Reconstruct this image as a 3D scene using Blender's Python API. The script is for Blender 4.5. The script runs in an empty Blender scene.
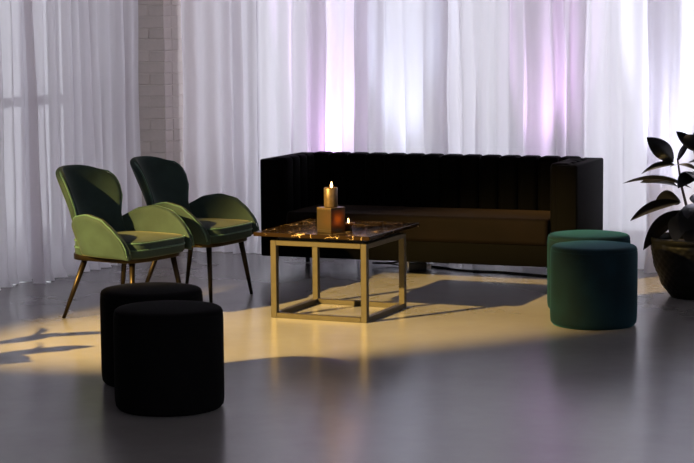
import bpy, bmesh, math, random
from mathutils import Vector, Matrix

PI = math.pi
R = math.radians
SC = bpy.context.scene
COL = SC.collection
random.seed(7)

# ------------------------------------------------------------------ camera
cam_d = bpy.data.cameras.new('camera')
cam_d.sensor_width = 36.0
cam_d.lens = 95.9
cam = bpy.data.objects.new('camera', cam_d)
COL.objects.link(cam)
cam.matrix_world = (Matrix.Translation((3.883, -8.934, 1.5245))
                    @ Matrix.Rotation(R(23.25), 4, 'Z')
                    @ Matrix.Rotation(R(90 - 6.39), 4, 'X')
                    @ Matrix.Rotation(R(-0.44), 4, 'Z'))
SC.camera = cam

# ------------------------------------------------------------------ world, lights, exposure
w = bpy.data.worlds.new('overcast_sky')
SC.world = w
w.use_nodes = True
bg = w.node_tree.nodes['Background']
bg.inputs['Color'].default_value = (0.92, 0.885, 0.98, 1)
bg.inputs['Strength'].default_value = 2.15

SC.view_settings.view_transform = 'Standard'
SC.view_settings.look = 'None'
SC.view_settings.gamma = 1.0
SC.view_settings.use_curve_mapping = False
SC.view_settings.exposure = 0.12
SC.cycles.use_denoising = True
SC.cycles.max_bounces = 8
SC.cycles.transparent_max_bounces = 16
SC.cycles.sample_clamp_indirect = 4.0


def aim(o, target):
    d = Vector(target) - o.location
    o.rotation_euler = d.to_track_quat('-Z', 'Y').to_euler()


def lamp(name, kind, loc, target, energy, color, **kw):
    l = bpy.data.lights.new(name, kind)
    l.energy = energy
    l.color = color
    for k, v in kw.items():
        setattr(l, k, v)
    o = bpy.data.objects.new(name, l)
    COL.objects.link(o)
    o.location = loc
    aim(o, target)
    return o


# warm stage spot, high up behind the camera's left
AIM = Vector((-0.02, -0.14, 0.0))
az, el, dist = R(62.0), R(26.5), 8.0
SPOT = AIM - Vector((math.cos(az) * math.cos(el), math.sin(az) * math.cos(el), -math.sin(el))) * dist
lamp('stage_spot_offscreen', 'SPOT', SPOT, AIM, 13500, (1.0, 0.66, 0.20),
     spot_size=R(19.0), spot_blend=0.66, shadow_soft_size=0.03)

# ------------------------------------------------------------------ materials
MATS = {}


def mat(name, color, rough=0.5, metal=0.0, spec=0.5, sheen=0.0, sheen_tint=None, sheen_rough=0.4, coat=0.0,
        noise=None, bump=None, emit=None, emit_s=0.0):
    """noise=(scale, amount): tone variation; bump=(scale, strength, distance)"""
    if name in MATS:
        return MATS[name]
    m = bpy.data.materials.new(name)
    m.use_nodes = True
    nt = m.node_tree
    b = nt.nodes['Principled BSDF']
    b.inputs['Base Color'].default_value = (*color, 1)
    b.inputs['Roughness'].default_value = rough
    b.inputs['Metallic'].default_value = metal
    b.inputs['Specular IOR Level'].default_value = spec
    b.inputs['Sheen Weight'].default_value = sheen
    b.inputs['Sheen Roughness'].default_value = sheen_rough
    b.inputs['Coat Weight'].default_value = coat
    if sheen_tint:
        b.inputs['Sheen Tint'].default_value = (*sheen_tint, 1)
    tc = nt.nodes.new('ShaderNodeTexCoord')
    if noise:
        n = nt.nodes.new('ShaderNodeTexNoise')
        n.inputs['Scale'].default_value = noise[0]
        n.inputs['Detail'].default_value = 5
        nt.links.new(tc.outputs['Object'], n.inputs['Vector'])
        mr = nt.nodes.new('ShaderNodeMapRange')
        mr.inputs['From Min'].default_value = 0.3
        mr.inputs['From Max'].default_value = 0.7
        mr.inputs['To Min'].default_value = 1 - noise[1]
        mr.inputs['To Max'].default_value = 1 + noise[1]
        nt.links.new(n.outputs['Fac'], mr.inputs['Value'])
        mx = nt.nodes.new('ShaderNodeMix')
        mx.data_type = 'RGBA'
        mx.blend_type = 'MULTIPLY'
        mx.inputs['Factor'].default_value = 1
        mx.inputs['A'].default_value = (*color, 1)
        nt.links.new(mr.outputs['Result'], mx.inputs['B'])
        nt.links.new(mx.outputs['Result'], b.inputs['Base Color'])
    if bump:
        n2 = nt.nodes.new('ShaderNodeTexNoise')
        n2.inputs['Scale'].default_value = bump[0]
        n2.inputs['Detail'].default_value = 4
        nt.links.new(tc.outputs['Object'], n2.inputs['Vector'])
        bp = nt.nodes.new('ShaderNodeBump')
        bp.inputs['Strength'].default_value = bump[1]
        bp.inputs['Distance'].default_value = bump[2]
        nt.links.new(n2.outputs['Fac'], bp.inputs['Height'])
        nt.links.new(bp.outputs['Normal'], b.inputs['Normal'])
    if emit:
        b.inputs['Emission Color'].default_value = (*emit, 1)
        b.inputs['Emission Strength'].default_value = emit_s
    MATS[name] = m
    return m


def floor_mat():
    m = mat('polished_concrete', (0.2, 0.19, 0.2), rough=0.3, spec=0.5)
    nt = m.node_tree
    b = nt.nodes['Principled BSDF']
    tc = nt.nodes.new('ShaderNodeTexCoord')
    n1 = nt.nodes.new('ShaderNodeTexNoise'); n1.inputs['Scale'].default_value = 1.1; n1.inputs['Detail'].default_value = 8
    n2 = nt.nodes.new('ShaderNodeTexNoise'); n2.inputs['Scale'].default_value = 14; n2.inputs['Detail'].default_value = 6
    nt.links.new(tc.outputs['Object'], n1.inputs['Vector'])
    nt.links.new(tc.outputs['Object'], n2.inputs['Vector'])
    cr = nt.nodes.new('ShaderNodeValToRGB')
    cr.color_ramp.elements[0].position = 0.3; cr.color_ramp.elements[0].color = (0.185, 0.175, 0.170, 1)
    cr.color_ramp.elements[1].position = 0.7; cr.color_ramp.elements[1].color = (0.250, 0.240, 0.235, 1)
    nt.links.new(n1.outputs['Fac'], cr.inputs['Fac'])
    cr2 = nt.nodes.new('ShaderNodeValToRGB')
    cr2.color_ramp.elements[0].position = 0.35; cr2.color_ramp.elements[0].color = (0.96, 0.96, 0.96, 1)
    cr2.color_ramp.elements[1].position = 0.65; cr2.color_ramp.elements[1].color = (1, 1, 1, 1)
    nt.links.new(n2.outputs['Fac'], cr2.inputs['Fac'])
    mx = nt.nodes.new('ShaderNodeMix'); mx.data_type = 'RGBA'; mx.blend_type = 'MULTIPLY'; mx.inputs['Factor'].default_value = 1
    nt.links.new(cr.outputs['Color'], mx.inputs['A']); nt.links.new(cr2.outputs['Color'], mx.inputs['B'])
    # thin pale scratches
    vo = nt.nodes.new('ShaderNodeTexVoronoi'); vo.feature = 'DISTANCE_TO_EDGE'; vo.inputs['Scale'].default_value = 0.45
    nt.links.new(tc.outputs['Object'], vo.inputs['Vector'])
    lt = nt.nodes.new('ShaderNodeMath'); lt.operation = 'LESS_THAN'; lt.inputs[1].default_value = 0.0
    nt.links.new(vo.outputs['Distance'], lt.inputs[0])
    mx2 = nt.nodes.new('ShaderNodeMix'); mx2.data_type = 'RGBA'
    mx2.inputs['B'].default_value = (0.28, 0.27, 0.26, 1)
    nt.links.new(lt.outputs[0], mx2.inputs['Factor'])
    nt.links.new(mx.outputs['Result'], mx2.inputs['A'])
    nt.links.new(mx2.outputs['Result'], b.inputs['Base Color'])
    mr = nt.nodes.new('ShaderNodeMapRange')
    mr.inputs['To Min'].default_value = 0.18; mr.inputs['To Max'].default_value = 0.27
    nt.links.new(n1.outputs['Fac'], mr.inputs['Value'])
    nt.links.new(mr.outputs['Result'], b.inputs['Roughness'])
    return m


def sheer_mat(name, color, transp):
    m = bpy.data.materials.new(name)
    m.use_nodes = True
    nt = m.node_tree
    nt.nodes.remove(nt.nodes['Principled BSDF'])
    out = nt.nodes['Material Output']
    df = nt.nodes.new('ShaderNodeBsdfDiffuse'); df.inputs['Color'].default_value = (*color, 1)
    tl = nt.nodes.new('ShaderNodeBsdfTranslucent'); tl.inputs['Color'].default_value = (*color, 1)
    tr = nt.nodes.new('ShaderNodeBsdfTransparent')
    m1 = nt.nodes.new('ShaderNodeMixShader'); m1.inputs[0].default_value = 0.5
    m2 = nt.nodes.new('ShaderNodeMixShader'); m2.inputs[0].default_value = transp
    nt.links.new(df.outputs[0], m1.inputs[1]); nt.links.new(tl.outputs[0], m1.inputs[2])
    nt.links.new(m1.outputs[0], m2.inputs[1]); nt.links.new(tr.outputs[0], m2.inputs[2])
    nt.links.new(m2.outputs[0], out.inputs['Surface'])
    return m


def marble_mat():
    m = mat('dark_emperador_marble', (0.012, 0.007, 0.004), rough=0.08, spec=0.025)
    nt = m.node_tree
    b = nt.nodes['Principled BSDF']
    tc = nt.nodes.new('ShaderNodeTexCoord')
    n = nt.nodes.new('ShaderNodeTexNoise'); n.inputs['Scale'].default_value = 5; n.inputs['Detail'].default_value = 4
    nt.links.new(tc.outputs['Object'], n.inputs['Vector'])
    add = nt.nodes.new('ShaderNodeVectorMath'); add.operation = 'MULTIPLY_ADD'
    add.inputs[1].default_value = (0.35, 0.35, 0.35)
    nt.links.new(n.outputs['Color'], add.inputs[0]); nt.links.new(tc.outputs['Object'], add.inputs[2])
    vo = nt.nodes.new('ShaderNodeTexVoronoi'); vo.feature = 'DISTANCE_TO_EDGE'; vo.inputs['Scale'].default_value = 11
    nt.links.new(add.outputs[0], vo.inputs['Vector'])
    n3 = nt.nodes.new('ShaderNodeTexNoise'); n3.inputs['Scale'].default_value = 9
    nt.links.new(tc.outputs['Object'], n3.inputs['Vector'])
    th = nt.nodes.new('ShaderNodeMapRange')
    th.inputs['From Min'].default_value = 0.48; th.inputs['From Max'].default_value = 0.7
    th.inputs['To Min'].default_value = 0.0; th.inputs['To Max'].default_value = 0.020
    nt.links.new(n3.outputs['Fac'], th.inputs['Value'])
    lt = nt.nodes.new('ShaderNodeMath'); lt.operation = 'LESS_THAN'
    nt.links.new(vo.outputs['Distance'], lt.inputs[0]); nt.links.new(th.outputs['Result'], lt.inputs[1])
    mx = nt.nodes.new('ShaderNodeMix'); mx.data_type = 'RGBA'
    mx.inputs['A'].default_value = (0.014, 0.008, 0.004, 1)
    mx.inputs['B'].default_value = (0.50, 0.36, 0.20, 1)
    nt.links.new(lt.outputs[0], mx.inputs['Factor'])
    nt.links.new(mx.outputs['Result'], b.inputs['Base Color'])
    return m


def candle_glass_mat():
    m = bpy.data.materials.new('smoked_amber_glass')
    m.use_nodes = True
    nt = m.node_tree
    b = nt.nodes['Principled BSDF']
    b.inputs['Base Color'].default_value = (0.045, 0.035, 0.018, 1)
    b.inputs['Metallic'].default_value = 0.45
    b.inputs['Roughness'].default_value = 0.3
    out = nt.nodes['Material Output']
    tl = nt.nodes.new('ShaderNodeBsdfTranslucent'); tl.inputs['Color'].default_value = (0.9, 0.48, 0.14, 1)
    mx = nt.nodes.new('ShaderNodeMixShader'); mx.inputs[0].default_value = 0.12
    nt.links.new(b.outputs[0], mx.inputs[1]); nt.links.new(tl.outputs[0], mx.inputs[2])
    nt.links.new(mx.outputs[0], out.inputs['Surface'])
    return m


def glass_mat():
    m = bpy.data.materials.new('window_glass')
    m.use_nodes = True
    nt = m.node_tree
    nt.nodes.remove(nt.nodes['Principled BSDF'])
    out = nt.nodes['Material Output']
    tr = nt.nodes.new('ShaderNodeBsdfTransparent'); tr.inputs['Color'].default_value = (0.93, 0.96, 0.96, 1)
    gl = nt.nodes.new('ShaderNodeBsdfGlossy'); gl.inputs['Roughness'].default_value = 0.02
    mx = nt.nodes.new('ShaderNodeMixShader'); mx.inputs[0].default_value = 0.06
    nt.links.new(tr.outputs[0], mx.inputs[1]); nt.links.new(gl.outputs[0], mx.inputs[2])
    nt.links.new(mx.outputs[0], out.inputs['Surface'])
    return m


M_FLOOR = floor_mat()
M_WALL = mat('painted_plaster', (0.62, 0.60, 0.60), rough=0.85, noise=(3, 0.05))
M_CEIL = mat('ceiling_paint', (0.45, 0.44, 0.45), rough=0.9, noise=(2, 0.04))
M_BRICK = mat('painted_brick', (0.66, 0.585, 0.55), rough=0.8, noise=(9, 0.06), bump=(40, 0.5, 0.004))
M_MORTAR = mat('painted_mortar', (0.66, 0.585, 0.55), rough=0.9, noise=(20, 0.06))
M_FRAME = mat('dark_window_frame', (0.05, 0.05, 0.055), rough=0.5, noise=(10, 0.1))
M_GLASS = glass_mat()
M_SHEER = sheer_mat('sheer_voile', (0.89, 0.86, 0.90), 0.10)
M_CHAIR = mat('teal_green_velvet', (0.0165, 0.031, 0.0275), rough=0.75, spec=0.15, sheen=0.10, sheen_tint=(0.85, 0.80, 0.45), sheen_rough=0.35,
              noise=(9, 0.22), bump=(260, 0.25, 0.001))
M_PIPE = mat('dark_green_piping', (0.016, 0.055, 0.040), rough=0.7, sheen=0.4, sheen_tint=(0.5, 0.8, 0.6), noise=(30, 0.1))
M_LEG = mat('blackened_brass', (0.022, 0.015, 0.007), rough=0.38, metal=0.85, noise=(30, 0.1))
M_SOFA = mat('black_brown_velvet', (0.0005, 0.00045, 0.0005), rough=0.8, spec=0.04, sheen=0.036, sheen_tint=(0.55, 0.50, 0.55), sheen_rough=0.3,
             noise=(6, 0.25), bump=(240, 0.2, 0.001))
M_SEAT = mat('brown_velvet', (0.0024, 0.0013, 0.0010), rough=0.8, spec=0.06, sheen=0.024, sheen_tint=(0.8, 0.55, 0.4), sheen_rough=0.35,
             noise=(5, 0.3), bump=(240, 0.2, 0.001))
M_BLACK = mat('black_felt', (0.0022, 0.0022, 0.0026), rough=0.95, spec=0.06, noise=(12, 0.2), bump=(300, 0.2, 0.001))
M_TEAL = mat('dark_teal_velvet', (0.0014, 0.0100, 0.0145), rough=0.8, spec=0.12, sheen=0.16, sheen_tint=(0.10, 0.65, 0.80), sheen_rough=0.35,
             noise=(7, 0.35), bump=(260, 0.2, 0.001))
M_BRASS = mat('brushed_bronze', (0.045, 0.036, 0.020), rough=0.45, metal=0.5, noise=(25, 0.12))
M_SUB = mat('dark_subframe', (0.01, 0.009, 0.008), rough=0.7, noise=(10, 0.1))
M_MARBLE = marble_mat()
M_CGLASS = candle_glass_mat()
M_CANDLE = mat('bronze_wax', (0.09, 0.058, 0.026), rough=0.4, metal=0.45, noise=(60, 0.3), bump=(90, 0.4, 0.003))
M_WAX = mat('pale_wax', (0.75, 0.6, 0.4), rough=0.5, noise=(20, 0.05))
M_FLAME = mat('flame', (1, 0.6, 0.2), emit=(1.0, 0.55, 0.18), emit_s=14.0, noise=(30, 0.02))
M_WICK = mat('wick', (0.02, 0.015, 0.01), rough=0.9, noise=(50, 0.1))
M_POT = mat('black_woven_pot', (0.0022, 0.0022, 0.0025), rough=0.5, spec=0.2, noise=(20, 0.2))
M_SOIL = mat('dark_soil', (0.02, 0.014, 0.01), rough=1.0, noise=(40, 0.3), bump=(60, 0.8, 0.01))
M_LEAF = mat('rubber_plant_leaf', (0.004, 0.005, 0.008), rough=0.28, spec=0.5, noise=(8, 0.25))
M_STEM = mat('plant_stem', (0.045, 0.030, 0.028), rough=0.6, noise=(20, 0.2))
M_CABLE = mat('black_cable', (0.006, 0.006, 0.006), rough=0.5, noise=(20, 0.1))
M_PLASTIC = mat('white_plastic', (0.65, 0.63, 0.65), rough=0.4, noise=(20, 0.03))
M_CHROME = mat('chrome', (0.6, 0.6, 0.62), rough=0.2, metal=1.0, noise=(20, 0.05))
M_LENS = {}

# ------------------------------------------------------------------ mesh helpers


def obj(name, bm, m, parent=None, smooth=True, loc=None, rot=None):
    me = bpy.data.meshes.new(name)
    bmesh.ops.recalc_face_normals(bm, faces=bm.faces[:])
    bm.to_mesh(me)
    bm.free()
    if smooth:
        for p in me.polygons:
            p.use_smooth = True
    me.materials.append(m)
    o = bpy.data.objects.new(name, me)
    COL.objects.link(o)
    if parent:
        o.parent = parent
    if loc:
        o.location = loc
    if rot:
        o.rotation_euler = rot
    return o


def tag(o, label=None, cat=None, group=None, kind=None):
    if label:
        o['label'] = label
    if cat:
        o['category'] = cat
    if group:
        o['group'] = group
    if kind:
        o['kind'] = kind
    return o


def thing(name, label, cat, loc=(0, 0, 0), rz=0.0, group=None):
    o = bpy.data.objects.new(name, None)
    o.empty_display_size = 0.1
    COL.objects.link(o)
    o.location = loc
    o.rotation_euler = (0, 0, rz)
    return tag(o, label, cat, group)


def copy_tree(o, parent=None):
    c = o.copy()
    COL.objects.link(c)
    c.parent = parent
    for ch in list(o.children):
        copy_tree(ch, c)
    return c


def box(bm, x0, x1, y0, y1, z0, z1, bevel=0.0, seg=2):
    r = bmesh.ops.create_cube(bm, size=1)
    vs = r['verts']
    for v in vs:
        v.co = Vector(((x0 + x1) / 2 + v.co.x * (x1 - x0), (y0 + y1) / 2 + v.co.y * (y1 - y0), (z0 + z1) / 2 + v.co.z * (z1 - z0)))
    if bevel > 0:
        es = list({e for v in vs for e in v.link_edges})
        bmesh.ops.bevel(bm, geom=es, offset=bevel, segments=seg, profile=0.5, affect='EDGES')
    return bm


def boxobj(name, dims, m, parent=None, bevel=0.0, seg=2, **kw):
    return obj(name, box(bmesh.new(), *dims, bevel=bevel, seg=seg), m, parent, smooth=bevel > 0.004, **kw)


def lathe(bm, prof, n=48):
    rings = []
    for r, z in prof:
        if r < 1e-6:
            rings.append([bm.verts.new((0, 0, z))])
        else:
            rings.append([bm.verts.new((r * math.cos(2 * PI * i / n), r * math.sin(2 * PI * i / n), z)) for i in range(n)])
    for a, b in zip(rings, rings[1:]):
        for i in range(n):
            j = (i + 1) % n
            if len(a) == 1 and len(b) == 1:
                continue
            if len(a) == 1:
                bm.faces.new((a[0], b[i], b[j]))
            elif len(b) == 1:
                bm.faces.new((a[i], a[j], b[0]))
            else:
                bm.faces.new((a[i], a[j], b[j], b[i]))
    return bm


def tube(bm, pts, rad, n=8, caps=True):
    pts = [Vector(p) for p in pts]
    rads = rad if isinstance(rad, (list, tuple)) else [rad] * len(pts)
    rings = []
    prev = None
    for i, p in enumerate(pts):
        t = (pts[min(i + 1, len(pts) - 1)] - pts[max(i - 1, 0)]).normalized()
        if prev is None:
            u = t.orthogonal().normalized()
        else:
            u = (prev - t * prev.dot(t)).normalized()
        prev = u
        v = t.cross(u)
        rings.append([bm.verts.new(p + rads[i] * (math.cos(2 * PI * k / n) * u + math.sin(2 * PI * k / n) * v)) for k in range(n)])
    for a, b in zip(rings, rings[1:]):
        for k in range(n):
            bm.faces.new((a[k], a[(k + 1) % n], b[(k + 1) % n], b[k]))
    if caps:
        bm.faces.new(rings[0][::-1])
        bm.faces.new(rings[-1])
    return bm


def grid(bm, fn, nu, nv):
    """fn(u, v) with u, v in 0..1"""
    g = [[bm.verts.new(fn(i / nu, j / nv)) for j in range(nv + 1)] for i in range(nu + 1)]
    for i in range(nu):
        for j in range(nv):
            bm.faces.new((g[i][j], g[i + 1][j], g[i + 1][j + 1], g[i][j + 1]))
    return g


def interp(x, tab):
    """smooth interpolation through a table of (x, y)"""
    if x <= tab[0][0]:
        return tab[0][1]
    for (a, ya), (b, yb) in zip(tab, tab[1:]):
        if x <= b:
            t = (x - a) / (b - a)
            t = t * t * (3 - 2 * t) * 0.5 + t * 0.5
            return ya + (yb - ya) * t
    return tab[-1][1]


def shell(name, fn, nu, nv, thick, m, parent, sub=2):
    bm = bmesh.new()
    grid(bm, fn, nu, nv)
    o = obj(name, bm, m, parent)
    s = o.modifiers.new('solid', 'SOLIDIFY')
    s.thickness = thick
    s.offset = 0
    ss = o.modifiers.new('sub', 'SUBSURF')
    ss.levels = sub
    ss.render_levels = sub
    return o


# ------------------------------------------------------------------ the room
CZ = 3.9
X0, X1, Y0, Y1 = -7.0, 6.5, -11.5, 2.8
XL = -2.62                                                # inner face of the glazed side wall


def struct(name, bm, m, parent=None, smooth=False):
    return tag(obj(name, bm, m, parent, smooth), kind='structure' if parent is None else None)


tag(boxobj('floor', (X0 - 0.2, X1 + 0.2, Y0 - 0.2, Y1 + 0.25, -0.12, 0.0), M_FLOOR), 'polished grey concrete floor', kind='structure')
tag(boxobj('ceiling', (X0 - 0.2, X1 + 0.2, Y0 - 0.2, Y1 + 0.25, CZ, CZ + 0.12), M_CEIL), 'plain grey ceiling', kind='structure')


def window(n, axis, pos, a0, a1, z0, z1, mull, rails, depth=0.07):
    """glazed opening; axis 'x': lies along X at y = pos, axis 'y': along Y at x = pos"""
    root = bpy.data.objects.new('window_%d' % n, None)
    COL.objects.link(root)
    root.location = ((a0 + a1) / 2, pos, z0) if axis == 'x' else (pos, (a0 + a1) / 2, z0)
    tag(root, 'tall dark-framed window behind the sheer curtains', kind='structure')
    h = (a1 - a0) / 2
    H = z1 - z0

    def bar(nm, u0, u1, w0, w1, d, m):
        dims = (u0, u1, -d / 2, d / 2, w0, w1) if axis == 'x' else (-d / 2, d / 2, u0, u1, w0, w1)
        boxobj(nm, dims, m, root)
    for u in (-h, h - 0.06):
        bar('frame_post', u, u + 0.06, 0, H, depth, M_FRAME)
    for z in (0, H - 0.06):
        bar('frame_rail', -h + 0.06, h - 0.06, z, z + 0.06, depth, M_FRAME)
    us = [-h + 0.06] + [q - (a0 + a1) / 2 for q in mull] + [h - 0.06]
    for u in us[1:-1]:
        bar('mullion', u - 0.022, u + 0.022, 0.06, H - 0.06, depth * 0.9, M_FRAME)
    zs = [0.06] + [r - z0 for r in rails] + [H - 0.06]
    for z in zs[1:-1]:
        bar('transom', -h + 0.06, h - 0.06, z - 0.03, z + 0.03, depth * 0.8, M_FRAME)
    for ua, ub in zip(us, us[1:]):
        for za, zb in zip(zs, zs[1:]):
            bar('pane', ua, ub, za, zb, 0.008, M_GLASS)


def wall_with_windows(name, axis, p0, p1, a0, a1, opens, label):
    """wall slab between p0..p1 in thickness, a0..a1 along, with full openings (u0,u1,z0,z1)"""
    bm = bmesh.new()

    def b(u0, u1, z0, z1):
        if u1 - u0 < 1e-4 or z1 - z0 < 1e-4:
            return
        if axis == 'x':
            box(bm, u0, u1, p0, p1, z0, z1)
        else:
            box(bm, p0, p1, u0, u1, z0, z1)
    u = a0
    for (u0, u1, z0, z1) in opens:
        b(u, u0, 0, CZ)
        b(u0, u1, 0, z0)
        b(u0, u1, z1, CZ)
        u = u1
    b(u, a1, 0, CZ)
    o = struct(name, bm, M_WALL)
    o['label'] = label


back_opens = [(-1.95, 0.05, 0.10, 2.95), (0.30, 2.30, 0.10, 2.95), (2.60, 4.60, 0.10, 2.95)]
wall_with_windows('wall_back', 'x', Y1, Y1 + 0.22, XL - 0.2, X1, back_opens, 'window wall behind the long sheer curtains')
for i, (u0, u1, z0, z1) in enumerate(back_opens):
    window(i + 1, 'x', Y1 + 0.11, u0, u1, z0, z1, [u0 + (u1 - u0) / 2], [])
side_opens = [(-1.30, 1.82, 0.04, 2.90)]
wall_with_windows('wall_left', 'y', XL - 0.2, XL, -1.6, Y1, side_opens, 'glazed side wall behind the grey sheer curtain')
window(4, 'y', XL - 0.08, -1.30, 1.82, 0.04, 2.90, [-0.5, 0.2, 0.78, 1.20, 1.52], [1.05])
struct('wall_left_return', box(bmesh.new(), X0, XL, -1.8, -1.6, 0, CZ), M_WALL)
# the hall goes on behind the camera, unseen openings added there for fill daylight
wall_with_windows('wall_right', 'y', X1, X1 + 0.2, Y0, Y1 + 0.22, [(-6.5, -2.0, 0.7, 2.9)], 'side wall of the hall out of view')
wall_with_windows('wall_front', 'x', Y0 - 0.2, Y0, X0, X1, [(0.0, 5.0, 0.6, 2.9)], 'end wall of the hall out of view')
struct('wall_far_left', box(bmesh.new(), X0 - 0.2, X0, Y0, -1.6, 0, CZ), M_WALL)

# brick pier in the corner, bricks one by one
px0, px1, py0, py1 = XL, -2.081, 1.90, Y1
pier = struct('wall_pier', box(bmesh.new(), px0, px1 - 0.004, py0 + 0.004, py1, 0, CZ), M_MORTAR)
pier['label'] = 'whitewashed brick pier between the two curtains'


def brick_mesh(l, d, h):
    bm = box(bmesh.new(), -l / 2, l / 2, -d / 2, d / 2, 0, h, bevel=0.003, seg=1)
    me = bpy.data.meshes.new('brick')
    bm.to_mesh(me)
    bm.free()
    me.materials.append(M_BRICK)
    return me


FULL, HALF = brick_mesh(0.229, 0.105, 0.0715), brick_mesh(0.109, 0.105, 0.0715)
rb = random.Random(3)
nc = int(CZ / 0.0755)


def put_brick(me, x, y, z, rz=0.0):
    o = bpy.data.objects.new('brick', me)
    COL.objects.link(o)
    o.parent = pier
    o.location = (x + rb.uniform(-0.002, 0.002), y + rb.uniform(-0.003, 0.001), z)
    o.rotation_euler = (rb.uniform(-0.012, 0.012), rb.uniform(-0.01, 0.01), rz + rb.uniform(-0.012, 0.012))


for k in range(nc):
    z = 0.004 + k * 0.0755
    if k % 2 == 0:
        put_brick(FULL, px1 - 0.1125, py0 + 0.052, z)
        put_brick(FULL, px1 - 0.3475, py0 + 0.052, z)
        put_brick(FULL, px1 - 0.0525, py0 + 0.225, z, PI / 2)
    else:
        put_brick(HALF, px1 - 0.0525, py0 + 0.052, z)
        put_brick(FULL, px1 - 0.230, py0 + 0.052, z)
        put_brick(HALF, px1 - 0.408, py0 + 0.052, z)
        put_brick(FULL, px1 - 0.0525, py0 + 0.225 - 0.0, z, PI / 2)

# ------------------------------------------------------------------ curtains


def curtain(name, p0, p1, z0, z1, seed, m, label, group, amp=0.034, fw=(0.09, 0.19), gather=1.0):
    rg = random.Random(seed)
    p0, p1 = Vector(p0), Vector(p1)
    L = (p1 - p0).length
    d = (p1 - p0) / L
    nrm = Vector((d.y, -d.x))                      # towards the room
    # fold profile
    us, s = [], 0.0
    folds = []
    while s < L:
        wd = rg.uniform(*fw)
        folds.append((s, wd, rg.uniform(0.45, 1.25) * amp, rg.uniform(-0.012, 0.012), rg.uniform(0.35, 0.65), rg.uniform(-0.02, 0.02)))
        s += wd
    sc = L / s
    cols = []
    for (s0, wd, a, off, sk, dr) in folds:
        for j in range(10):
            t = j / 10
            cols.append((s0, wd, t, a, off, sk, dr))
    cols.append((folds[-1][0], folds[-1][1], 1.0, folds[-1][2], folds[-1][3], folds[-1][4], folds[-1][5]))
    nz = 22
    bm = bmesh.new()
    g = []
    for (s0, wd, t, a, off, sk, dr) in cols:
        tt = (t / sk * 0.5) if t < sk else (0.5 + (t - sk) / (1 - sk) * 0.5)
        col = []
        for k in range(nz + 1):
            f = k / nz
            z = z0 + (z1 - z0) * (f ** 1.3)
            low = 1.0 - min(1.0, (z - z0) / 1.8)
            sway = dr * math.sin(z * 1.7 + s0 * 5) + 0.004 * math.sin(z * 7 + s0 * 31)
            q = math.sin(2 * PI * tt)
            q = q * (1 - 0.25 * q * q) * 1.25
            o = (a * (0.75 + 0.45 * low)) * q + off + 0.02 * low * low * math.sin(s0 * 9 + t * 3)
            # hem spreads a little where it rests on the floor
            o += 0.03 * max(0.0, 1 - (z - z0) / 0.07) ** 2 * (0.4 + 0.6 * math.sin(s0 * 17 + seed) ** 2)
            along = (s0 + wd * t) * sc + 0.06 * a * math.sin(4 * PI * tt) + sway
            p = p0 + d * along + nrm * o
            col.append(bm.verts.new((p.x, p.y, z)))
        g.append(col)
    for a_, b_ in zip(g, g[1:]):
        for k in range(nz):
            bm.faces.new((a_[k], b_[k], b_[k + 1], a_[k + 1]))
    o = obj(name, bm, m)
    return tag(o, label, 'curtain', group)


YC = 2.13
CG = 'sheer curtain panels along the window wall'
panels = [
    (-2.065, -1.02, 11, 'white sheer curtain panel between brick pier and the sofa\'s left arm'),
    (-1.16, -0.68, 12, 'narrow sheer curtain panel glowing pink above the sofa back'),
    (-0.80, -0.15, 13, 'sheer curtain panel glowing pale blue above the sofa back'),
    (-0.30, 0.47, 14, 'plain white sheer curtain panel above the middle of the sofa'),
    (0.34, 0.73, 15, 'narrow sheer curtain panel glowing mauve near the sofa\'s right arm'),
    (0.60, 1.30, 16, 'white sheer curtain panel behind the dark teal poufs'),
    (1.12, 2.15, 17, 'brightly backlit bluish white sheer curtain panel behind the potted plant'),
    (2.08, 3.20, 18, 'sheer curtain panel beyond the potted plant'),
]
for i, (a, b, sd, lb) in enumerate(panels):
    curtain('sheer_curtain', (a, YC + (0.105 if i % 2 else 0.0)), (b, YC + (0.105 if i % 2 else 0.0)), 0.004, CZ - 0.10, sd, M_SHEER, lb, CG)
curtain('sheer_curtain', (-2.26, -1.45), (-2.26, 0.55), 0.004, CZ - 0.10, 21, M_SHEER, 'grey sheer curtain panel beside the side window, away from the pier', 'sheer curtain panels along the side window', amp=0.045, fw=(0.10, 0.20))
curtain('sheer_curtain', (-2.17, 0.36), (-2.16, 1.69), 0.004, CZ - 0.10, 25, M_SHEER, 'grey sheer curtain panel next to the brick pier behind the armchairs', 'sheer curtain panels along the side window', amp=0.045, fw=(0.10, 0.20))
for nm, pts, lb in (('curtain_rail', [(-2.05, YC + 0.01, 3.11), (3.3, YC + 0.01, 3.11)], 'white ceiling rail carrying the long sheer curtains'),
                    ('curtain_rail', [(-2.18, -1.5, 3.11), (-2.18, 1.7, 3.11)], 'white ceiling rail carrying the grey sheer curtains')):
    a, b = pts
    bm = box(bmesh.new(), min(a[0], b[0]) - 0.02, max(a[0], b[0]) + 0.02, min(a[1], b[1]) - 0.02, max(a[1], b[1]) + 0.02, CZ - 0.099, CZ)
    tag(obj(nm, bm, M_PLASTIC, smooth=False), lb, 'rail')

# ------------------------------------------------------------------ uplights behind the curtains


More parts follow.
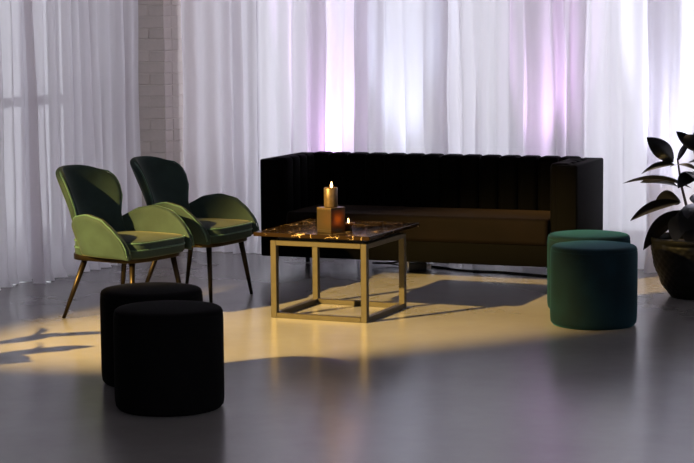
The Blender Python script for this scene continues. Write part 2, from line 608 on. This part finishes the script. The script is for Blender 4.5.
def uplight(x, y, color, energy, label, size=R(34), tilt=(0, -0.10)):
    t = thing('uplight', label, 'uplight', (x, y, 0), 0, 'floor uplights behind the curtains')
    bm = bmesh.new()
    lathe(bm, [(0.0, 0.02), (0.075, 0.02), (0.085, 0.03), (0.085, 0.15), (0.078, 0.16), (0.078, 0.148), (0.0, 0.146)], 28)
    obj('housing', bm, M_CABLE, t)
    lm = mat('uplight_lens_' + label.split()[0], (0.8, 0.8, 0.8), rough=0.3, emit=color, emit_s=3.0, noise=(10, 0.02))
    obj('lens', lathe(bmesh.new(), [(0.0, 0.152), (0.076, 0.152), (0.076, 0.147), (0.0, 0.1465)], 28), lm, t)
    boxobj('foot', (-0.06, 0.06, -0.05, 0.05, 0.0, 0.022), M_CABLE, t, bevel=0.004)
    lamp('uplight_beam', 'SPOT', (x, y, 0.17), (x + tilt[0], y + tilt[1], 1.17), energy, color, spot_size=size, spot_blend=0.7, shadow_soft_size=0.04)


uplight(-1.04, 2.38, (0.84, 0.46, 1.0), 250, 'pink uplight can on the floor behind the pink curtain')
uplight(-0.48, 2.38, (0.62, 0.72, 1.0), 140, 'blue uplight can on the floor behind the pale blue curtain')
uplight(0.48, 2.38, (0.86, 0.52, 1.0), 210, 'mauve uplight can on the floor behind the mauve curtain')
uplight(1.26, 2.38, (0.76, 0.80, 1.0), 560, 'white uplight can on the floor behind the potted plant')

# ------------------------------------------------------------------ sofa
SW, SD = 2.0, 0.66
sofa = thing('sofa', 'long black velvet sofa with vertical channel tufting and brown seat cushion', 'sofa', (-0.09, 1.32, 0), R(2.0))
hw = SW / 2
Z0, Z1 = 0.105, 0.712
AT = 0.125
boxobj('base', (-hw + 0.01, hw - 0.01, 0.012, SD - 0.01, Z0, 0.235), M_SOFA, sofa, bevel=0.008)
boxobj('seat_cushion', (-hw + AT + 0.045, hw - AT - 0.045, -0.008, 0.52, 0.23, 0.388), M_SEAT, sofa, bevel=0.028, seg=4)
boxobj('back_panel', (-hw + 0.02, hw - 0.02, SD - 0.07, SD, Z0 + 0.01, Z1 - 0.012), M_SOFA, sofa, bevel=0.012)
for sx in (-1, 1):
    xa, xb = (-hw, -hw + AT) if sx < 0 else (hw - AT, hw)
    arm = boxobj('armrest', (xa, xb, 0.0, SD, Z0, Z1 - 0.006), M_SOFA, sofa, bevel=0.012, seg=3)
    # channels on the inside and over the top of each arm
    nch = 4
    y0c = 0.02
    wch = (SD - 0.17 - y0c) / nch
    for k in range(nch):
        xi0, xi1 = (xb - 0.075, xb + 0.045) if sx < 0 else (xa - 0.045, xa + 0.075)
        boxobj('arm_channel', (xi0, xi1, y0c + k * wch, y0c + (k + 1) * wch + 0.004, 0.25, Z1 + 0.004), M_SOFA, arm, bevel=0.026, seg=4)
NCH = 14
x_in = hw - AT + 0.0
wch = 2 * x_in / NCH
me_ch = None
for k in range(NCH):
    if me_ch is None:
        o = boxobj('back_channel', (0, wch + 0.003, SD - 0.17, SD - 0.015, 0.25, Z1 + 0.004), M_SOFA, sofa, bevel=0.03, seg=4)
        me_ch = o.data
    else:
        o = bpy.data.objects.new('back_channel', me_ch)
        COL.objects.link(o)
        o.parent = sofa
    o.location.x = -x_in + k * wch
for lx in (-hw + 0.07, hw - 0.07):
    for ly in (0.07, SD - 0.07):
        bm = lathe(bmesh.new(), [(0, 0), (0.014, 0), (0.022, Z0 + 0.01), (0, Z0 + 0.01)], 16)
        obj('leg', bm, M_CABLE, sofa, loc=(lx, ly, 0))

# ------------------------------------------------------------------ coffee table
tb = thing('coffee_table', 'square coffee table with dark veined marble top on bronze open-cube frame', 'table', (0, 0, 0), 0)
bw, bl, bh, bt = 0.272, 0.281, 0.408, 0.033
for sx in (-1, 1):
    for sy in (-1, 1):
        x = sx * (bw - bt / 2)
        y = sy * (bl - bt / 2)
        boxobj('leg', (x - bt / 2, x + bt / 2, y - bt / 2, y + bt / 2, 0, bh), M_BRASS, tb, bevel=0.002, seg=1)
for z in (0.0, bh - bt * 0.8):
    for sy in (-1, 1):
        y = sy * (bl - bt / 2)
        boxobj('frame_rail', (-bw + bt, bw - bt, y - bt / 2, y + bt / 2, z, z + bt * 0.8), M_BRASS, tb, bevel=0.002, seg=1)
    for sx in (-1, 1):
        x = sx * (bw - bt / 2)
        boxobj('frame_rail', (x - bt / 2, x + bt / 2, -bl + bt, bl - bt, z, z + bt * 0.8), M_BRASS, tb, bevel=0.002, seg=1)
boxobj('subframe', (-bw + 0.03, bw - 0.03, -bl + 0.03, bl - 0.03, bh - 0.002, 0.432), M_SUB, tb)
boxobj('marble_top', (-0.353, 0.303, -0.315, 0.395, 0.430, 0.451), M_MARBLE, tb, bevel=0.003, seg=2)
TT = 0.451

# ------------------------------------------------------------------ candles


def flame(parent, x, y, z, s=1.0):
    prof = [(0, 0), (0.0045 * s, 0.004 * s), (0.006 * s, 0.010 * s), (0.004 * s, 0.020 * s), (0.0015 * s, 0.028 * s), (0, 0.032 * s)]
    obj('flame', lathe(bmesh.new(), prof, 12), M_FLAME, parent, loc=(x, y, z))
    obj('wick', tube(bmesh.new(), [(0, 0, -0.008), (0.001, 0, 0.004)], 0.001, 6), M_WICK, parent, loc=(x, y, z))
    return


ch = thing('candle_cube', 'smoked amber glass cube holder glowing from a candle inside', 'candle holder', (0.019, -0.15, TT), R(-22))
cs, cz, ct = 0.052, 0.128, 0.006
boxobj('cube_base', (-cs, cs, -cs, cs, 0, 0.012), M_CGLASS, ch, bevel=0.001)
for nm, dm in (('side_panel', (-cs, cs, -cs, -cs + ct, 0.012, cz - 0.01)), ('side_panel', (-cs, cs, cs - ct, cs, 0.012, cz - 0.01)),
               ('side_panel', (-cs, -cs + ct, -cs + ct, cs - ct, 0.012, cz - 0.01)), ('side_panel', (cs - ct, cs, -cs + ct, cs - ct, 0.012, cz - 0.01))):
    boxobj(nm, dm, M_CGLASS, ch, bevel=0.001)
boxobj('cube_lid', (-cs, cs, -cs, cs, cz - 0.01, cz), M_CANDLE, ch, bevel=0.001)
obj('tealight', lathe(bmesh.new(), [(0, 0.012), (0.019, 0.012), (0.019, 0.028), (0.017, 0.028), (0.016, 0.025), (0, 0.025)], 20), M_WAX, ch, loc=(0.026, 0, 0))
flame(ch, 0.026, 0, 0.032)
pc = thing('pillar_candle', 'bronze-coated pillar candle burning on top of the glass cube', 'candle', (0.019, -0.15, TT + cz), 0)
obj('wax_body', lathe(bmesh.new(), [(0, 0), (0.034, 0), (0.036, 0.004), (0.036, 0.098), (0.033, 0.103), (0.029, 0.100), (0.022, 0.094), (0, 0.092)], 32), M_CANDLE, pc)
flame(pc, 0.004, 0, 0.100, 1.1)
lamp('pillar_flame_light', 'POINT', (0.023, -0.15, TT + cz + 0.122), (0, 0, 0), 0.6, (1.0, 0.5, 0.16), shadow_soft_size=0.006)
lamp('cube_flame_light', 'POINT', (0.043, -0.160, TT + 0.068), (0, 0, 0), 0.7, (1.0, 0.5, 0.14), shadow_soft_size=0.008)
tl = thing('tealight_bowl', 'small flared glass bowl with a burning tealight on the marble top', 'tealight', (0.070, -0.040, TT), 0)
obj('bowl', lathe(bmesh.new(), [(0, 0), (0.018, 0), (0.020, 0.003), (0.018, 0.012), (0.022, 0.022), (0.034, 0.036), (0.032, 0.037), (0.020, 0.026), (0, 0.024)], 28), M_CGLASS, tl)
obj('wax_body', lathe(bmesh.new(), [(0, 0.024), (0.019, 0.026), (0.017, 0.031), (0, 0.030)], 20), M_WAX, tl)
flame(tl, 0, 0, 0.035, 0.8)
lamp('tealight_flame_light', 'POINT', (0.070, -0.040, TT + 0.056), (0, 0, 0), 0.3, (1.0, 0.5, 0.16), shadow_soft_size=0.006)

# ------------------------------------------------------------------ armchairs (local front = +x)


def back_w(z):
    return interp(z, [(0.33, 0.205), (0.44, 0.200), (0.51, 0.192), (0.57, 0.203), (0.63, 0.220), (0.69, 0.226), (0.735, 0.222), (0.765, 0.203), (0.778, 0.178), (0.785, 0.145)])


def back_pt(y, z):
    x = -0.170 - 0.50 * (z - 0.33)
    x += 0.160 * (abs(y) / 0.24) ** 2.0 * (0.45 + 0.55 * min(1.0, (z - 0.33) / 0.25))
    return Vector((x, y, z))


def back_fn(u, v):
    y01 = 2 * u - 1
    z = 0.325 + (0.785 - 0.325) * v
    y = y01 * back_w(z) * 0.96
    z2 = z - 0.018 * (abs(y01) ** 4) * v * v
    return back_pt(y, z2)


ARM_PLAN = [(0.0, (-0.125, 0.180)), (0.2, (-0.075, 0.232)), (0.45, (0.01, 0.262)), (0.75, (0.135, 0.270)), (1.0, (0.235, 0.258))]


def arm_xy(s):
    for (a, pa), (b, pb) in zip(ARM_PLAN, ARM_PLAN[1:]):
        if s <= b:
            t = (s - a) / (b - a)
            i = ARM_PLAN.index((a, pa))
            pm = ARM_PLAN[max(i - 1, 0)][1]
            pn = ARM_PLAN[min(i + 2, len(ARM_PLAN) - 1)][1]
            out = []
            for k in range(2):
                p0_, p1_, p2_, p3_ = pm[k], pa[k], pb[k], pn[k]
                out.append(0.5 * ((2 * p1_) + (-p0_ + p2_) * t + (2 * p0_ - 5 * p1_ + 4 * p2_ - p3_) * t * t + (-p0_ + 3 * p1_ - 3 * p2_ + p3_) * t ** 3))
            return out
    return ARM_PLAN[-1][1]


def arm_top(s):
    return interp(s, [(0.0, 0.490), (0.10, 0.515), (0.26, 0.552), (0.44, 0.566), (0.60, 0.548), (0.75, 0.505), (0.88, 0.450), (0.96, 0.400), (1.0, 0.36)])


def arm_fn(sgn):
    def fn(u, v):
        x, y = arm_xy(u)
        zb = 0.338
        z = zb + (arm_top(u) - zb) * v
        fl = 0.03 * (v - 0.3) * min(1.0, 2.5 * u)
        return Vector((x - 0.45 * (z - 0.33) * max(0.0, 1 - 1.6 * u), sgn * (y + fl * (1 - 0.3 * u)), z))
    return fn


def make_chair(label, loc, rz):
    t = thing('armchair', label, 'armchair', loc, rz, 'green velvet armchairs')
    bk = shell('backrest', back_fn, 14, 12, 0.045, M_CHAIR, t, 2)
    # welt along the back's outline, front side
    pts = []
    N = 16
    for k in range(N + 1):
        pts.append(back_fn(0.0, 0.30 + 0.70 * k / N))
    for k in range(1, N):
        pts.append(back_fn(k / N, 1.0))
    for k in range(N + 1):
        pts.append(back_fn(1.0, 1.0 - 0.70 * k / N))
    ctr = Vector((-0.27, 0, 0.6))
    pts = [p + Vector((0.005, 0, 0)) - (p - ctr).normalized() * 0.006 for p in pts]
    obj('piping', tube(bmesh.new(), pts, 0.0045, 6), M_PIPE, bk)
    for sgn in (-1, 1):
        fn = arm_fn(sgn)
        am = shell('armrest', fn, 16, 6, 0.040, M_CHAIR, t, 2)
        pts = [fn(k / 24, 1.0) + Vector((0, 0.009 * sgn, -0.006)) for k in range(25)]
        obj('piping', tube(bmesh.new(), pts, 0.004, 6), M_PIPE, am)

    # seat pan
    def outline(s, grow=0.0):
        return s
    ring = []
    n = 40
    for k in range(n):
        a = 2 * PI * k / n
        ca, sa = math.cos(a), math.sin(a)
        e = 2.0 / 5.0
        x = 0.005 + 0.232 * math.copysign(abs(ca) ** e, ca)
        y = 0.236 * math.copysign(abs(sa) ** e, sa)
        ring.append((x, y))

    def slab(name, z0, z1, k, m, bev, parent=t, dx=0.0):
        bm = bmesh.new()
        zs = [(z0, -bev), (z0 + bev * 0.4, -bev * 0.25), (z0 + bev, 0), (z1 - bev, 0), (z1 - bev * 0.4, -bev * 0.25), (z1, -bev)]
        rings = []
        for (z, ins) in zs:
            rings.append([bm.verts.new((x * k + dx + ins * (1 if x > 0 else -1) * min(1, abs(x) / 0.15), y * k + ins * (1 if y > 0 else -1) * min(1, abs(y) / 0.15), z)) for x, y in ring])
        for a_, b_ in zip(rings, rings[1:]):
            for i in range(n):
                bm.faces.new((a_[i], a_[(i + 1) % n], b_[(i + 1) % n], b_[i]))
        bm.faces.new(rings[0][::-1])
        # crowned top
        cv = bm.verts.new((dx, 0, z1 + 0.012))
        mid = [bm.verts.new((v.co.x * 0.5 + dx * 0.5, v.co.y * 0.5, z1 + 0.010)) for v in rings[-1]]
        for i in range(n):
            j = (i + 1) % n
            bm.faces.new((rings[-1][i], rings[-1][j], mid[j], mid[i]))
            bm.faces.new((mid[i], mid[j], cv))
        return obj(name, bm, m, parent)
    slab('seat_frame', 0.312, 0.345, 0.97, M_LEG, 0.004)
    cu = slab('seat_cushion', 0.335, 0.424, 1.0, M_CHAIR, 0.012, dx=0.022)
    for z in (0.416, 0.380):
        pts = [(x * 1.0 + 0.022 + (0.001 if x > 0 else -0.001), y, z) for x, y in ring]
        pts = [p for p in pts + pts[:1]]
        obj('piping', tube(bmesh.new(), pts, 0.004, 6, caps=False), M_PIPE, cu)
    # tapered splayed legs
    for lx, ly, fx, fy in ((0.175, 0.17, 0.215, 0.222), (0.175, -0.17, 0.215, -0.222), (-0.14, 0.16, -0.235, 0.24), (-0.14, -0.16, -0.235, -0.24)):
        obj('leg', tube(bmesh.new(), [(lx, ly, 0.325), ((lx + fx) / 2, (ly + fy) / 2, 0.1625), (fx, fy, 0.0)], [0.0165, 0.0135, 0.0095], 14), M_LEG, t)
    return t


make_chair('green velvet wing armchair with a leg behind the black poufs, away from the sofa', (-1.015, -0.49, 0), R(-9))
make_chair('green velvet wing armchair standing nearer the sofa and marble table', (-0.972, 0.24, 0), R(-4))

# ------------------------------------------------------------------ poufs


def pouf(label, loc, m, group, r=0.22, h=0.406, rz=0.0):
    t = thing('pouf', label, 'pouf', loc, rz, group)
    prof = [(0, 0.0), (r - 0.035, 0.0), (r - 0.014, 0.004), (r - 0.004, 0.016), (r - 0.001, 0.035), (r, 0.06), (r, h * 0.5), (r, h - 0.05),
            (r - 0.001, h - 0.030), (r - 0.004, h - 0.020)]
    obj('body', lathe(bmesh.new(), prof, 72), m, t)
    prof = [(r - 0.004, h - 0.022), (r - 0.003, h - 0.017), (r - 0.006, h - 0.008), (r - 0.014, h - 0.002), (r - 0.04, h + 0.002), (r * 0.5, h + 0.006), (0, h + 0.007)]
    obj('top_cover', lathe(bmesh.new(), prof, 72), m, t)
    bm = bmesh.new()
    tube(bm, [((r - 0.004) * math.cos(2 * PI * k / 72), (r - 0.004) * math.sin(2 * PI * k / 72), h - 0.0205) for k in range(73)], 0.0028, 6, caps=False)
    obj('seam', bm, m, t)
    return t


pouf('round black felt pouf standing in front, overlapping the other black pouf', (0.335, -2.494, 0), M_BLACK, 'black poufs')
pouf('round black felt pouf half hidden behind its twin, beside the armchair', (0.008, -2.047, 0), M_BLACK, 'black poufs', rz=1.0)
pouf('round dark teal velvet pouf standing in front of its twin', (1.364, 0.093, 0), M_TEAL, 'teal poufs')
pouf('round dark teal velvet pouf half hidden behind its twin near the sofa arm', (1.204, 0.565, 0), M_TEAL, 'teal poufs', rz=1.3)

# ------------------------------------------------------------------ rubber plant


def leaf_mesh():
    bm = bmesh.new()

    def fn(u, v):
        wv = 0.205 * (math.sin(PI * min(1, u * 1.0)) ** 0.75) * (1 - 0.25 * u) if 0 < u < 1 else 0.002
        s = 2 * v - 1
        return Vector((u, s * wv, 0.16 * math.sin(PI * u * 0.9) * 0.5 - 0.22 * u * u * 0.4 + 0.22 * abs(s) * wv))
    grid(bm, fn, 12, 6)
    me = bpy.data.meshes.new('leaf')
    bm.to_mesh(me)
    bm.free()
    for p in me.polygons:
        p.use_smooth = True
    me.materials.append(M_LEAF)
    return me


LEAF = leaf_mesh()


def pot_mesh():
    bm = bmesh.new()
    nt_, nz = 120, 44
    H = 0.335

    def prof(f):
        return interp(f, [(0, 0.150), (0.25, 0.205), (0.55, 0.243), (0.85, 0.259), (1.0, 0.262)])
    rings = []
    for j in range(nz + 1):
        f = j / nz
        r0 = prof(f)
        ring_ = []
        for i in range(nt_):
            a = 2 * PI * i / nt_
            d = 0.0
            if 0.04 < f < 0.90:
                p_ = math.sin(a * 15 + f * 22)
                q_ = math.sin(a * 15 - f * 22)
                d = 0.006 * (abs(p_) * abs(q_)) ** 0.5
            elif f >= 0.92:
                d = 0.007
            ring_.append(bm.verts.new(((r0 + d) * math.cos(a), (r0 + d) * math.sin(a), f * H)))
        rings.append(ring_)
    for rr, z in ((0.250, H), (0.246, H - 0.03)):
        rings.append([bm.verts.new((rr * math.cos(2 * PI * i / nt_), rr * math.sin(2 * PI * i / nt_), z)) for i in range(nt_)])
    for a_, b_ in zip(rings, rings[1:]):
        for i in range(nt_):
            bm.faces.new((a_[i], a_[(i + 1) % nt_], b_[(i + 1) % nt_], b_[i]))
    bm.faces.new(rings[0][::-1])
    return bm


def plant(label, loc, leaves, stems, rz=0.0, group=None):
    t = thing('potted_rubber_plant', label, 'plant', loc, rz, group)
    obj('pot', pot_mesh(), M_POT, t)
    obj('soil', lathe(bmesh.new(), [(0, 0.300), (0.15, 0.301), (0.247, 0.296), (0.247, 0.29)], 40), M_SOIL, t)
    for pts in stems:
        pts = [(x, y, z + 0.035) for x, y, z in pts]
        n = len(pts)
        obj('stem', tube(bmesh.new(), pts, [0.011 - 0.006 * i / (n - 1) for i in range(n)], 8), M_STEM, t)
    for (b, e, wd, roll) in leaves:
        b, e = Vector(b) + Vector((0, 0, 0.035)), Vector(e) + Vector((0, 0, 0.035))
        d = e - b
        L = d.length
        x = d.normalized()
        zc = Vector((0, 0, 1)) - x * x.z
        if zc.length < 0.05:
            zc = Vector((0, -1, 0)) - x * x.dot(Vector((0, -1, 0)))
        zc.normalize()
        yv = zc.cross(x)
        m3 = Matrix((x, yv, zc)).transposed() @ Matrix.Rotation(roll, 3, 'X')
        o = bpy.data.objects.new('leaf', LEAF)
        COL.objects.link(o)
        o.parent = t
        o.matrix_local = Matrix.Translation(b) @ m3.to_4x4() @ Matrix.Diagonal((L, L * wd * 1.25, L, 1))
    return t


S1 = [(-0.02, 0.0, 0.25), (-0.06, 0.01, 0.42), (-0.10, 0.0, 0.58), (-0.125, 0.0, 0.735)]
S2 = [(0.03, 0.02, 0.25), (0.04, -0.02, 0.45), (0.02, -0.05, 0.62), (-0.02, -0.07, 0.80)]
S3 = [(0.05, 0.03, 0.25), (0.10, 0.05, 0.50), (0.14, 0.08, 0.75), (0.16, 0.09, 0.92)]
leaves = [
    ((-0.145, -0.01, 0.712), (-0.285, -0.05, 0.855), 1.15, R(75)),
    ((-0.124, 0.00, 0.72), (-0.057, 0.03, 0.845), 0.55, R(60)),
    ((-0.140, 0.00, 0.700), (-0.309, -0.10, 0.660), 0.85, R(35)),
    ((-0.030, -0.06, 0.575), (-0.402, -0.12, 0.618), 0.62, R(20)),
    ((-0.115, 0.00, 0.575), (-0.345, 0.06, 0.600), 0.95, R(30)),
    ((-0.100, 0.00, 0.490), (-0.382, -0.05, 0.395), 0.85, R(35)),
    ((-0.070, -0.03, 0.445), (-0.290, -0.14, 0.240), 1.05, R(50)),
    ((-0.010, -0.07, 0.78), (-0.105, -0.11, 0.895), 1.0, R(60)),
    ((-0.110, 0.01, 0.500), (-0.262, 0.10, 0.495), 1.35, R(55)),
    ((-0.060, -0.02, 0.440), (-0.085, -0.22, 0.300), 1.25, R(5)),
    ((-0.010, -0.07, 0.68), (-0.115, -0.22, 0.715), 0.9, R(10)),
    ((0.000, -0.07, 0.66), (-0.060, -0.25, 0.60), 1.1, R(-20)),
    ((0.030, -0.04, 0.50), (-0.010, -0.26, 0.44), 1.3, R(15)),
    ((0.030, -0.02, 0.42), (0.020, -0.27, 0.27), 1.25, R(10)),
    ((-0.015, -0.07, 0.79), (-0.020, -0.20, 0.89), 1.2, R(10)),
    ((-0.018, -0.07, 0.80), (0.035, 0.06, 0.93), 0.9, R(20)),
    ((0.010, -0.06, 0.73), (0.035, -0.24, 0.76), 1.25, R(40)),
    ((-0.015, -0.06, 0.62), (0.030, -0.26, 0.66), 1.2, R(-15)),
    ((0.020, -0.05, 0.56), (0.070, -0.25, 0.50), 1.25, R(25)),
    ((-0.070, -0.01, 0.47), (0.000, -0.20, 0.36), 1.3, R(30)),
    ((0.010, -0.03, 0.45), (-0.040, -0.25, 0.36), 1.3, R(-25)),
    ((0.10, 0.05, 0.55), (0.33, -0.05, 0.60), 1.0, R(0)),
    ((0.12, 0.06, 0.65), (0.32, 0.18, 0.72), 1.0, R(0)),
    ((0.14, 0.08, 0.78), (0.30, -0.06, 0.88), 1.0, R(20)),
    ((0.15, 0.09, 0.88), (0.26, 0.20, 1.02), 1.0, R(10)),
    ((0.16, 0.09, 0.92), (0.10, -0.03, 1.05), 1.0, R(10)),
    ((0.08, 0.04, 0.45), (0.30, 0.16, 0.40), 1.1, R(0)),
    ((0.07, 0.04, 0.42), (0.24, -0.12, 0.36), 1.1, R(0)),
    ((0.02, 0.00, 0.60), (-0.02, 0.24, 0.66), 1.1, R(0)),
    ((-0.05, 0.01, 0.42), (-0.14, 0.22, 0.40), 1.1, R(0)),
]
plant('dark-leaved rubber plant in a black woven-pattern pot by the window', (1.645, 1.235, 0), leaves, [S1, S2, S3])
plant('rubber plant beyond the armchairs, its leaf shadow lying across the floor', (-1.57, -2.75, 0), leaves, [S1, S2, S3], rz=2.0)

# ------------------------------------------------------------------ cables and small gear under the sofa


def cable(label, pts, r=0.005):
    cu = []
    P = [Vector(p) for p in pts]
    for i in range(len(P) - 1):
        p0_, p1_, p2_, p3_ = P[max(i - 1, 0)], P[i], P[i + 1], P[min(i + 2, len(P) - 1)]
        for k in range(8):
            q = k / 8
            cu.append(0.5 * ((2 * p1_) + (-p0_ + p2_) * q + (2 * p0_ - 5 * p1_ + 4 * p2_ - p3_) * q * q + (-p0_ + 3 * p1_ - 3 * p2_ + p3_) * q ** 3))
    cu.append(P[-1])
    return tag(obj('cable', tube(bmesh.new(), cu, r, 8), M_CABLE), label, 'cable')


cable('black power cable running along the floor under the sofa', [(-0.30, 1.90, 0.006), (-0.1, 1.86, 0.006), (0.05, 1.78, 0.006), (0.30, 1.78, 0.006), (0.62, 1.72, 0.006)], 0.006)
cable('black cable coiled on the floor under the sofa behind the marble table', [(-0.46 + 0.09 * math.cos(k * 0.9), 1.80 + 0.06 * math.sin(k * 0.9), 0.006 + 0.005 * k) for k in range(16)], 0.006)


def driver_box(label, x, y, rz):
    t = thing('power_supply', label, 'power supply', (x, y, 0), rz, 'lighting boxes under the sofa')
    boxobj('case', (-0.055, 0.055, -0.035, 0.035, 0.0, 0.05), M_CABLE, t, bevel=0.006)
    boxobj('bracket', (-0.065, -0.055, -0.03, 0.03, 0.0, 0.062), M_CHROME, t, bevel=0.002)
    boxobj('plug', (0.055, 0.085, -0.018, 0.018, 0.006, 0.036), M_PLASTIC, t, bevel=0.005)
    return t


driver_box('small black power box with chrome bracket under the sofa behind table leg', -0.22, 1.72, 0.5)
driver_box('small black power box with white plug under the sofa\'s right end', 0.66, 1.80, 2.6)
